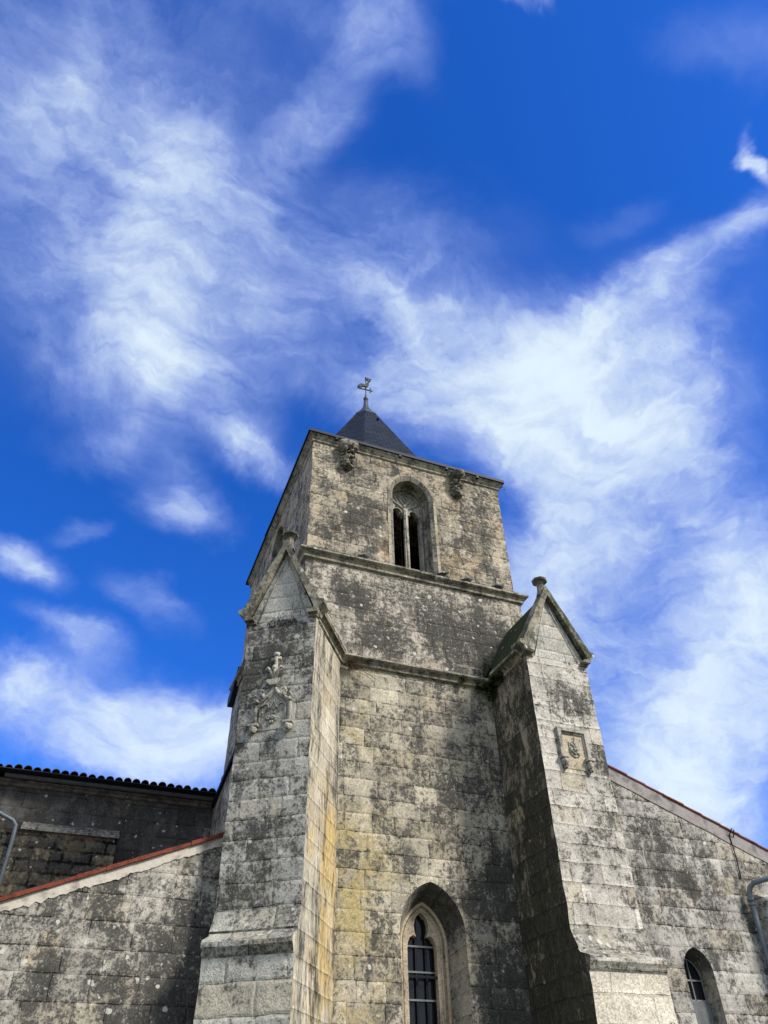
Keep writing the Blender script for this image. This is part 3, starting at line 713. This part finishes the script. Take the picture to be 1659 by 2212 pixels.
PL = frame_l(); PR = frame_r()
bl, (cL, gL) = buttress(PL, 1.35, 1.78, '', M['butt_l'], M['butt_l_side'], M['gable'], 4.40, 3.90, 2.04, -1.6, M['coping'], 11.18, 0, '')
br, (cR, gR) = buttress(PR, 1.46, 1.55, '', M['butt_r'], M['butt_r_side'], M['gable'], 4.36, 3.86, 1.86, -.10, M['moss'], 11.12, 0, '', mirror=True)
side_cornice(PL, 1.35, 1.78, bl, [(0, -1)]); side_cornice(PR, 1.46, 1.55, br, [(0, -1)], .25)
side_cornice(PL, 1.35, 1.78, bl, [(1.35, 1)], -.8); side_cornice(PR, 1.46, 1.55, br, [(1.46, 1)], 0)

# --- flamboyant niche on the left buttress
T = 1.78
NF = lambda u, z, d: PL(u, T+d, z)
c = .70
q = MB()
q.prism([(c-.36, 7.22), (c+.34, 7.22), (c+.34, 7.72), (c+.2, 7.86), (c, 8.02), (c-.2, 7.86), (c-.36, 7.72)], lambda a, z, t: NF(a, z, t), .0, .012)
niche = q.build('ogee_niche', M['carved'], bl)
q = MB()
for s_ in (-1, 1):
    X = lambda v: c+s_*v
    og = [(X(.315), 7.32), (X(.315), 7.60)]+bez((X(.315), 7.62), (X(.31), 7.80), (X(.06), 7.80), (X(0), 8.03))
    q.tube([NF(a, z, .028) for a, z in og], .036, 8)
    og2 = [(X(.24), 7.34), (X(.24), 7.60)]+bez((X(.24), 7.60), (X(.22), 7.74), (X(.08), 7.76), (X(0), 7.93))
    q.tube([NF(a, z, .022) for a, z in og2], .018, 6)
    q.tube([NF(a, z, .025) for a, z in bez((X(.24), 7.62), (X(.15), 7.76), (X(.08), 7.68), (X(.07), 7.60), 8)], .016, 6)
    q.tube([NF(a, z, .025) for a, z in bez((X(.07), 7.60), (X(.05), 7.68), (X(.02), 7.70), (X(0), 7.76), 8)], .016, 6)
    # crockets
    for (a, z) in ((.30, 7.74), (.19, 7.84)):
        q.ball(NF(X(a), z, .06), (.05, .05, .045), 8, 6, .6, a*9, 4); q.tube([NF(X(a), z, .05), NF(X(a+.05), z+.06, .08), NF(X(a+.02), z+.11, .09), NF(X(a-.02), z+.08, .09)], [.03, .025, .02, .012], 6)
q.build('ogee_moulding', M['carved'], niche)
q = MB()
def block(mb, u, z, w_, h_, d_): mb.prism([(u-w_, z-h_), (u+w_, z-h_), (u+w_, z+h_), (u-w_, z+h_)], lambda a, zz, t: NF(a, zz, t), 0, d_)
q.prism([(c-.14, 8.10), (c-.12, 8.13), (c+.12, 8.13), (c+.14, 8.10), (c+.06, 8.02), (c-.06, 8.02)], lambda a, z, t: NF(a, z, t), 0, .13)
q.tube([NF(c, z, .045) for z in (8.12, 8.30, 8.50, 8.60)], [.045, .038, .034, .05], 8)
q.tube([NF(c-.09, 8.58, .05), NF(c+.09, 8.56, .05)], .03, 8)
q.ball(NF(c, 8.66, .05), (.06, .06, .05), 8, 6, .6, 2, 4)
for s_ in (-1, 0, 1):
    q.tube([NF(c+s_*.02, 8.16, .08), NF(c+s_*.07, 8.30, .11), NF(c+s_*.12, 8.36, .12), NF(c+s_*.17, 8.32, .11)], [.02, .03, .032, .02], 7)
    if s_ == 0: q.ball(NF(c, 8.36, .12), (.045, .045, .05), 8, 6)
q.build('fleuron', M['carved'], niche)
for s_ in (-1, 1):
    q = MB(); u = c+s_*.315
    q.prism([(u-.09, 7.32), (u+.09, 7.32), (u+.08, 7.28), (u-.08, 7.28)], lambda a, z, t: NF(a, z, t), 0, .12)
    q.ball(NF(u, 7.22, .07), (.07, .07, .075), 10, 8, .5, 5+s_, 4); q.ball(NF(u+.03, 7.16, .06), (.05, .05, .04), 8, 6, .6, 8, 4)
    q.build('corbel_head', M['carved'], niche)
q = MB(); rr = random.Random(5)
for k in range(18):
    a = rr.uniform(0, 2*pi); r_ = rr.uniform(0, .12); q.ball(NF(c+r_*cos(a), 7.44+r_*.8*sin(a), .02), (.028, .028, .026), 7, 5, .6, k, 5)
q.build('worn_rosette', M['carved'], niche)
# dry lichen tuft above the niche on the gable foot
q = MB()
for k in range(150):
    a = rr.uniform(.35, .98); z = 9.3+rr.uniform(-.12, .18)*sin((a-.35)/.63*pi)+rr.uniform(0, .1)
    p0 = NF(a, z, .0); p1 = NF(a+rr.uniform(-.02, .02), z+rr.uniform(.01, .06), rr.uniform(.015, .035))
    q.tube([p0, p1], [.006, .002], 3, False)
q.build('dark_lichen_tuft', M['pigeon_d'], bl)

# --- heraldic panel on the right buttress
T = 1.55
RF = lambda u, z, d: PR(u, T+d, z)
q = MB()
x0, x1, zt, zb = 8.27-7.87, 8.94-7.87, 7.90, 7.30
q.prism([(x0, zb), (x0+.07, zb), (x0+.07, zt-.07), (x1-.07, zt-.07), (x1-.07, zb), (x1, zb), (x1, zt), (x0, zt)], lambda a, z, t: RF(a, z, t), 0, .07)
q.prism([(x0+.07, zb), (x0+.10, zb), (x0+.10, zt-.11), (x1-.10, zt-.11), (x1-.10, zb), (x1-.07, zb), (x1-.07, zt-.07), (x0+.07, zt-.07)], lambda a, z, t: RF(a, z, t), 0, .035)
panel = q.build('heraldic_panel', M['carved'], br)
q = MB(); q.prism([(x0+.10, 7.10), (x1-.10, 7.10), (x1-.10, zt-.11), (x0+.10, zt-.11)], lambda a, z, t: RF(a, z, t), 0, .012); q.build('panel_field', M['winframe'], panel)
q = MB(); rr = random.Random(9); sx0, sx1 = 8.50-7.87, 8.73-7.87
q.prism([(sx0, 7.42), (sx0, 7.64), (sx1, 7.64), (sx1, 7.42), (sx1-.04, 7.36), ((sx0+sx1)/2, 7.33), (sx0+.04, 7.36)], lambda a, z, t: RF(a, z, t), 0, .035)
for k in range(22):
    q.ball(RF(rr.uniform(sx0+.02, sx1-.02), rr.uniform(7.38, 7.61), .035), (.026, .03, .03), 7, 5, .7, k, 5)
q.build('worn_shield', M['carved'], panel)
for u in (x0+.05, x1-.05):
    q = MB(); q.prism([(u-.09, 7.32), (u+.09, 7.32), (u+.07, 7.27), (u-.07, 7.27)], lambda a, z, t: RF(a, z, t), 0, .13)
    q.ball(RF(u, 7.20, .06), (.065, .07, .09), 10, 8, .5, u, 4); q.ball(RF(u+.01, 7.11, .05), (.04, .05, .05), 8, 6, .6, 3, 4)
    q.build('corbel_head', M['carved'], panel)
q = MB()
for (u, z, r_) in ((8.52-7.87, 8.10, .045), (8.60-7.87, 8.085, .025), (8.70-7.87, 8.09, .03)):
    q = MB(); q.tube([RF(u+r_*cos(a), z+r_*sin(a), .004) for a in [2*pi*k/14 for k in range(15)]], .008, 5); q.build('carved_ring', M['carved'], br)

# ------------------------------------------------------------------ LEFT WING (low wall with sloping red verge)
lwg = thing('side_chapel', 'low grey ashlar chapel wall with sloping red tile verge left of the tower', 'chapel', (-.5, -.3, 0))
zl = lambda x: 4.19+.393*(x+.656)
q = MB(); q.prism([(-5, 0), (3.4, 0), (3.4, zl(3.4)+.22), (-5, zl(-5)+.22)], lambda a, z, t: XYZ(a, t, z), -.3, 5.0); q.build('wall', M['wing_l'], lwg, rough=1)
q = MB(); rr = random.Random(2); n = 220
top = [(-5+8.4*i/n, zl(-5+8.4*i/n)+.287) for i in range(n+1)]; bot = [(x, zl(x)+.12+.05*noise.noise(Vector((x*2.2, 3, 0)))+.05*noise.noise(Vector((x*13, 3, 0)))) for x, _ in top]
A = [XYZ(x, -.318, z) for x, z in top]; B = [XYZ(x, -.318, z) for x, z in bot]; B2 = [XYZ(x, -.29, z) for x, z in bot]; A2 = [XYZ(x, 5.0, z) for x, z in top]
q.strip(A, B); q.strip(B, B2); q.strip(A, A2); q.build('render_band', M['render'], lwg)
q = MB(); x = -5.0
while x < 3.3:
    L = .40; x2 = x+L+.03; z0, z1 = zl(x)+.285+rr.uniform(-.006, .006), zl(x2)+.285-.006
    q.prism([(x, z0-.012), (x2, z1), (x2, z1+.05), (x, z0+.055)], lambda a, z, t: XYZ(a, t, z), -.36+rr.uniform(-.01, .01), .1); x += L
q.build('verge_tiles', M['terracotta'], lwg)
q = MB(); q.prism([(-5, zl(-5)+.31), (3.3, zl(3.3)+.31), (3.3, zl(3.3)+.35), (-5, zl(-5)+.35)], lambda a, z, t: XYZ(a, t, z), .1, 6.9); q.build('roof', M['terracotta'], lwg)
# ------------------------------------------------------------------ RIGHT WING
rwg = thing('aisle', 'grey ashlar aisle wall sloping down right of the right buttress with a lancet', 'aisle', (11, -1.5, 0))
YR = -1.50
zr = lambda x: 7.27-.367*(x-9.33)
RX, RHW = 10.31, .30
ro = arch(RX+.02, .30, 3.88, 4.25, 10, 2.0)
q = MB()
q.poly([(9.31, 0), (15, 0), (15, zr(15)), (9.31, zr(9.31))], [ro], lambda a, z: XYZ(a, YR, z))
q.poly([(9.31, 0), (15, 0), (15, zr(15)), (9.31, zr(9.31))], [], lambda a, z: XYZ(a, 4.0, z))
q.face([(15, YR, 0), (15, 4, 0), (15, 4, zr(15)), (15, YR, zr(15))]); q.face([(9.31, .2, 0), (9.31, 4, 0), (9.31, 4, zr(9.31)), (9.31, .2, zr(9.31))])
q.build('wall', M['wing_r'], rwg)
q = MB(); n = 50
top = [(9.31+5.69*i/n, zr(9.31+5.69*i/n)+.02) for i in range(n+1)]; bot = [(x, z-.26-.03*noise.noise(Vector((x*2.5, 1, 0)))) for x, z in top]
A = [XYZ(x, YR-.015, z) for x, z in top]; B = [XYZ(x, YR-.015, z) for x, z in bot]; B2 = [XYZ(x, YR+.02, z) for x, z in bot]; A2 = [XYZ(x, 4.0, z) for x, z in top]
q.strip(A, B); q.strip(B, B2); q.strip(A, A2); q.build('render_band', M['render_r'], rwg)
q = MB(); x = 9.33
while x < 14.9:
    L = .40; x2 = x+L+.03; z0, z1 = zr(x)+.03, zr(x2)+.03+.03
    q.prism([(x, z0-.008), (x2, z1-.028), (x2, z1+.005), (x, z0+.018)], lambda a, z, t: XYZ(a, t, z), YR-.04+rr.uniform(-.008, .008), .5); x += L
q.build('verge_tiles', M['terracotta'], rwg)
RW = strips(rwg, 'small_lancet', M['reveal'], [(ro, YR-.002), (arch(RX+.02, .24, 3.82, 4.15, 10, 2.0), YR+.30)], FY)
q = MB(); q.face([(RX-.3, YR+.285, 2.0), (RX+.3, YR+.285, 2.0), (RX+.3, YR+.285, 4.2), (RX-.3, YR+.285, 4.2)]); q.build('pane', M['glass'], RW)
q = MB()
al = arch(RX+.02, .225, 3.82, 4.12, 10, 2.0); q.tube([XYZ(a, YR+.26, z) for a, z in al], .012, 6)
q.box(RX+.012, RX+.028, YR+.25, YR+.275, 2.0, 4.1); q.build('arched_frame', M['bar'], RW)
for z in (2.6, 3.05, 3.51, 3.80): q = MB(); q.box(RX-.22, RX+.26, YR+.25, YR+.275, z-.012, z+.012); q.build('glazing_bar', M['bar'], RW)
q = MB(); q.box(RX-.24, RX+.26, YR+.22, YR+.30, 2.0, 3.50); q.build('lower_panel', plain('grey_panel', (.16, .17, .18), .8), RW)
# small buttress at the right edge
q = MB()
q.prism([(YR, 0), (YR-.55, 0), (YR-.55, 4.7), (YR-.40, 4.95), (YR-.25, 5.1), (YR, 5.22)], lambda d, z, t: XYZ(t, d, z), 12.02, 13.0)
q.build('small_buttress', M['butt_r'], rwg)
q = MB()
pz = [XYZ(13.35, -1.45, 5.50), XYZ(13.2, -2.0, 5.49), XYZ(12.95, -2.22, 5.47), XYZ(12.5, -2.20, 5.43), XYZ(12.04, -2.02, 5.36), XYZ(11.90, -1.74, 5.33), XYZ(11.86, -1.66, 5.26), XYZ(11.84, -1.63, 5.16), XYZ(11.83, -1.62, 4.8), XYZ(11.80, -1.61, 2.4), XYZ(11.79, -1.61, 0)]
q.tube(pz, .046, 12); q.tube([XYZ(11.835, -1.62, 5.10), XYZ(11.835, -1.62, 5.04)], .060, 12); q.tube([XYZ(11.835, -1.62, 5.00), XYZ(11.835, -1.62, 4.97)], .060, 12)
dp = q.build('downpipe', M['zinc'], rwg)
q = MB(); q.tube([XYZ(12.0, -1.52, 6.22), XYZ(11.98, -1.60, 6.33), XYZ(11.92, -1.62, 6.35), XYZ(11.90, -1.53, 6.25), XYZ(11.90, -1.525, 5.9), XYZ(11.86, -1.525, 5.45)], .010, 6); q.build('lightning_cable', M['iron'], rwg)

# ------------------------------------------------------------------ NAVE behind on the left
nv = thing('nave', 'shade-darkened stone nave wall with gutter and canal tile eave behind the chapel', 'nave', (0, 7, 0))
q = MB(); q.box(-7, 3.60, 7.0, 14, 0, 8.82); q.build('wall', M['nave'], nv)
q = MB()  # thick rubble lower part with lichened ledge
q.box(-6.9, 1.04, 6.72, 7.0, 0, 7.55); q.build('rubble_wall', M['rubble'], nv)
q = MB(); q.prism([(6.66, 7.55), (6.66, 7.60), (7.0, 7.82), (7.0, 7.55)], lambda d, z, t: XYZ(t, d, z), -1.15, 1.06); q.build('lichen_ledge', M['weather'], nv)
q = MB(); q.prism([(6.97, 8.60), (6.94, 8.62), (6.93, 8.66), (6.86, 8.70), (6.86, 8.73), (7.1, 8.73), (7.1, 8.60)], lambda d, z, t: XYZ(t, d, z), -7, 3.5); q.build('cornice', M['nave_trim'], nv)
q = MB()
prg = [(6.86, 8.80), (6.85, 8.745), (6.80, 8.735), (6.755, 8.76), (6.745, 8.82), (6.755, 8.82), (6.77, 8.77), (6.80, 8.75), (6.84, 8.757)]
q.prism(prg, lambda d, z, t: XYZ(t, d, z), -1.85, 3.24); q.build('gutter', M['zinc'], nv)
q = MB(); q.tube([XYZ(-2.4, 6.5, 8.15), XYZ(-1.75, 6.55, 7.84), XYZ(-1.36, 6.6, 7.70), XYZ(-1.27, 6.6, 7.60), XYZ(-1.25, 6.6, 7.3), XYZ(-1.25, 6.6, 0)], .05, 10); q.build('downpipe', M['zinc'], nv)
q = MB(); q.box(-6.9, 3.55, 6.46, 7.0, 8.825, 8.845); q.build('eave_board', M['eave'], nv)
q = MB(); rr = random.Random(6); x = -6.9
sl = radians(11)
while x < 3.40:
    r_ = .096*rr.uniform(.93, 1.08); dz = rr.uniform(-.014, .014); yj = rr.uniform(-.03, .03)
    for seg in range(9):
        s0, s1 = seg*.38, seg*.38+.42
        ring0 = []; ring1 = []; in0 = []
        for k in range(9):
            a = pi*k/8
            f0 = lambda rad, s: XYZ(x+rad*cos(a), 6.50+yj+s*cos(sl), 8.85+dz+s*sin(sl)+rad*sin(a)*1.05)
            ring0.append(f0(r_*1.04, s0)); ring1.append(f0(r_*.86, s1)); in0.append(f0(r_*1.04-.016, s0))
        q.strip(ring0, ring1, smooth=True); q.strip(ring0, in0)
    x += .213
q.build('canal_tiles', M['canal'], nv)
q = MB(); q.face([XYZ(-6.9, 6.52, 8.86), XYZ(3.42, 6.52, 8.86), XYZ(3.42, 9.8, 8.86+3.28*math.tan(sl)), XYZ(-6.9, 9.8, 8.86+3.28*math.tan(sl))]); q.build('roof_deck', M['canal'], nv)
# slate roof corner showing behind the tower
q = MB(); q.prism([(6.3, 12.45), (7.4, 11.95), (7.4, 11.7), (7.0, 11.7)], lambda d, z, t: XYZ(t, d, z), 3.35, 3.6); q.build('rear_roof_corner', M['eave'], tower)

# ------------------------------------------------------------------ weather vane
vx, vy = SC
vane = thing('weather_vane', 'dark metal rooster weather vane with arrow on the tip of the slate spire', 'weather vane', (vx, vy, 22.86))
va = Vector((cos(radians(-4)), sin(radians(-4)), 0)); vn = Vector((-va.y, va.x, 0))
V = lambda a, z, d=0: XYZ(vx, vy, 0)+va*a+vn*d+Vector((0, 0, z))
q = MB(); q.tube([V(0, 22.86), V(0, 23.85)], .016, 8); q.ball(V(0, 23.30), (.034, .034, .04), 8, 6); q.ball(V(0, 23.745), (.034, .034, .035), 8, 6); q.tube([V(0, 23.80), V(0, 23.84), V(0, 23.90), V(0, 23.98)], [.016, .040, .034, .003], 8); q.build('rod', M['copper'], vane)
q = MB(); q.prism([(-.25, 23.20), (.16, 23.205), (.15, 23.13), (.19, 23.10), (.20, 23.18), (.27, 23.215), (.20, 23.25), (.19, 23.38), (.14, 23.30), (.15, 23.235), (-.25, 23.24)], lambda a, z, t: V(a, z, t), -.018, .018); q.build('arrow', M['copper'], vane)
ro_ = [(-.34,23.24),(-.30,23.29),(-.325,23.17),(-.27,23.25),(-.25,23.17),(-.20,23.27),(-.15,23.33),(-.08,23.36),(-.04,23.34),(0,23.32),(.06,23.36),(.10,23.44),(.12,23.54),(.125,23.66),(.14,23.74),(.17,23.78),(.19,23.77),(.21,23.80),(.20,23.85),(.24,23.91),(.20,23.93),(.15,23.93),(.13,23.90),(.09,23.97),(.05,23.93),(.06,23.86),(.10,23.82),(.08,23.72),(.04,23.60),(-.02,23.50),(-.09,23.47),(-.14,23.50),(-.22,23.50),(-.28,23.42),(-.31,23.34)]
q = MB()
cxr, czr = -.02, 23.50
inn = [((a-cxr)*.82+cxr, (z-czr)*.82+czr) for a, z in ro_]
for s_ in (-1, 1):
    q.strip([V(a, z, 0) for a, z in ro_], [V(a, z, s_*.03) for a, z in inn], True); q.poly(inn, [], lambda a, z, s_=s_: V(a, z, s_*.03))
q.build('rooster', M['copper'], vane)

# ------------------------------------------------------------------ pigeons
def pigeon(loc, heading, label, sit=.0, look=0.0):
    root = thing('pigeon', label, 'pigeon', loc, 'pigeons perched on the tower')
    L = Vector(loc); R_ = Matrix.Rotation(heading, 3, 'Z')
    def Q(x, y, z): return L + R_ @ Vector((x, y, z))
    q = MB()
    spine = [(-.16, 0, .075, .018, .012), (-.12, 0, .08, .034, .022), (-.07, 0, .085, .055, .042), (0, 0, .092, .066, .060), (.05, 0, .105, .060, .058), (.085, 0, .13, .045, .045), (.10, 0, .16, .030, .030), (.108, 0, .185, .027, .028), (.118, 0, .20, .024, .024), (.13, 0, .203, .012, .012)]
    rings = []
    for (x, y, z, ry, rz) in spine:
        tl = min(1, max(0, (x-.03)/.08))*.9
        rings.append([Q(x-sin(a)*rz*tl*.9, y+cos(a)*ry, z+sin(a)*rz*(1-.35*tl)) for a in [2*pi*k/10 for k in range(10)]])
    for i in range(len(rings)-1): q.strip(rings[i], rings[i+1], True, smooth=True)
    q.face(rings[0]); q.face(rings[-1])
    q.build('body', M['pigeon'], root)
    q = MB()
    for s_ in (-1, 1):
        w = [(.06, .055, .115), (.0, .068, .125), (-.08, .058, .105), (-.20, .018, .075), (-.12, .05, .070), (0, .070, .075)]
        q.face([Q(x, s_*y, z) for x, y, z in w]); q.face([Q(x, s_*(y+.006), z) for x, y, z in w])
        q.strip([Q(x, s_*y, z) for x, y, z in w], [Q(x, s_*(y+.006), z) for x, y, z in w], True)
    q.prism([(-.13, .078), (-.25, .058), (-.25, .050), (-.13, .066)], lambda a, z, t: Q(a, t, z), -.022, .022)
    q.build('wing_and_tail', M['pigeon_d'], root)
    q = MB(); q.tube([Q(.128, 0, .202), Q(.152, 0, .194)], [.006, .002], 6); q.build('beak', M['pigeon_d'], root)
    for s_ in (-1, 1):
        q = MB(); q.tube([Q(.01, s_*.025, .05), Q(.015, s_*.025, .003), Q(.045, s_*.03, .004)], .006, 5); q.build('leg', M['terracotta'], root)
    return root
LZ = 12.30
pigeon((4.90, .02, LZ-.06), radians(-8), 'grey pigeon facing right on the ledge left of the belfry window')
pigeon((6.10, .66, 12.47), radians(80), 'grey pigeon huddled inside the left light of the belfry window')
pigeon((6.88, .06, LZ-.07), radians(120), 'dark pigeon tucked against the right foot of the belfry window')
pigeon((7.62, .02, LZ-.06), radians(-10), 'flat lying pigeon on the ledge right of the belfry window')
pigeon((8.50, .0, LZ-.06), radians(4), 'upright pigeon nearest the right end of the upper ledge')

# ------------------------------------------------------------------ plants
def leaves(name, label, cat, centres, n, size, mat):
    q = MB(); rr = random.Random(len(label))
    for k in range(n):
        cxyz, rad = rr.choice(centres); c_ = Vector(cxyz)
        while True:
            d = Vector((rr.uniform(-1, 1), rr.uniform(-1, 1), rr.uniform(-1, 1)))
            if d.length < 1: break
        p = c_+Vector((d.x*rad[0], d.y*rad[1], d.z*rad[2]))
        a = Vector((rr.uniform(-1, 1), rr.uniform(-1, 1), rr.uniform(-1, 1))).normalized(); b_ = a.orthogonal().normalized(); s_ = size*rr.uniform(.5, 1.2)
        q.face([p-a*s_, p-b_*s_*.55, p+a*s_, p+b_*s_*.55])
    o = q.build(name, mat, None, merge=False, loc=centres[0][0]); return tag(o, label, cat)
leaves('ivy', 'dark green ivy clump in the angle of the lower ledge and right buttress', 'ivy', [((7.80, -.14, 9.30), (.16, .16, .28)), ((7.82, -.30, 9.45), (.10, .16, .16)), ((7.62, -.12, 9.36), (.22, .1, .10)), ((7.78, -.08, 9.8), (.10, .1, .35)), ((7.80, -.55, 9.42), (.08, .14, .12))], 900, .045, M['leaf'])
leaves('fern', 'tiny green fern hanging from the lower ledge left of the ivy', 'fern', [((7.12, -.14, 9.46), (.08, .06, .12))], 90, .035, M['leaf'])
q = MB(); rr = random.Random(3)
for k in range(95):
    p = Vector((4.42+rr.uniform(-.03, .1), -.10+rr.uniform(-.08, .05), 9.36+rr.uniform(-.05, .04)))
    d = Vector((rr.uniform(-.5, 1.6), rr.uniform(-1, -.1), rr.uniform(-.9, .35))).normalized(); L = rr.uniform(.12, .34) if k > 14 else rr.uniform(.4, .75)
    if k <= 14: d = Vector((1, rr.uniform(-.5, 0), rr.uniform(-.35, .05))).normalized()
    pts = [p]
    for s_ in range(4):
        d = (d+Vector((rr.uniform(-.25, .25), rr.uniform(-.2, .2), rr.uniform(-.28, .12)))).normalized(); pts.append(pts[-1]+d*L/4)
    q.tube(pts, [.006, .005, .004, .003, .002], 4, False)
    if k <= 14:
        for pp in pts[2:]: q.tube([pp, pp+Vector((rr.uniform(-.1, .1), rr.uniform(-.05, .05), rr.uniform(-.08, .08)))], [.003, .001], 3, False)
tag(q.build('dry_bush', M['twig'], None, merge=False, loc=(4.45, -.1, 9.36)), 'dry brown twiggy plant sprouting below the lower ledge beside the left buttress', 'dry plant')
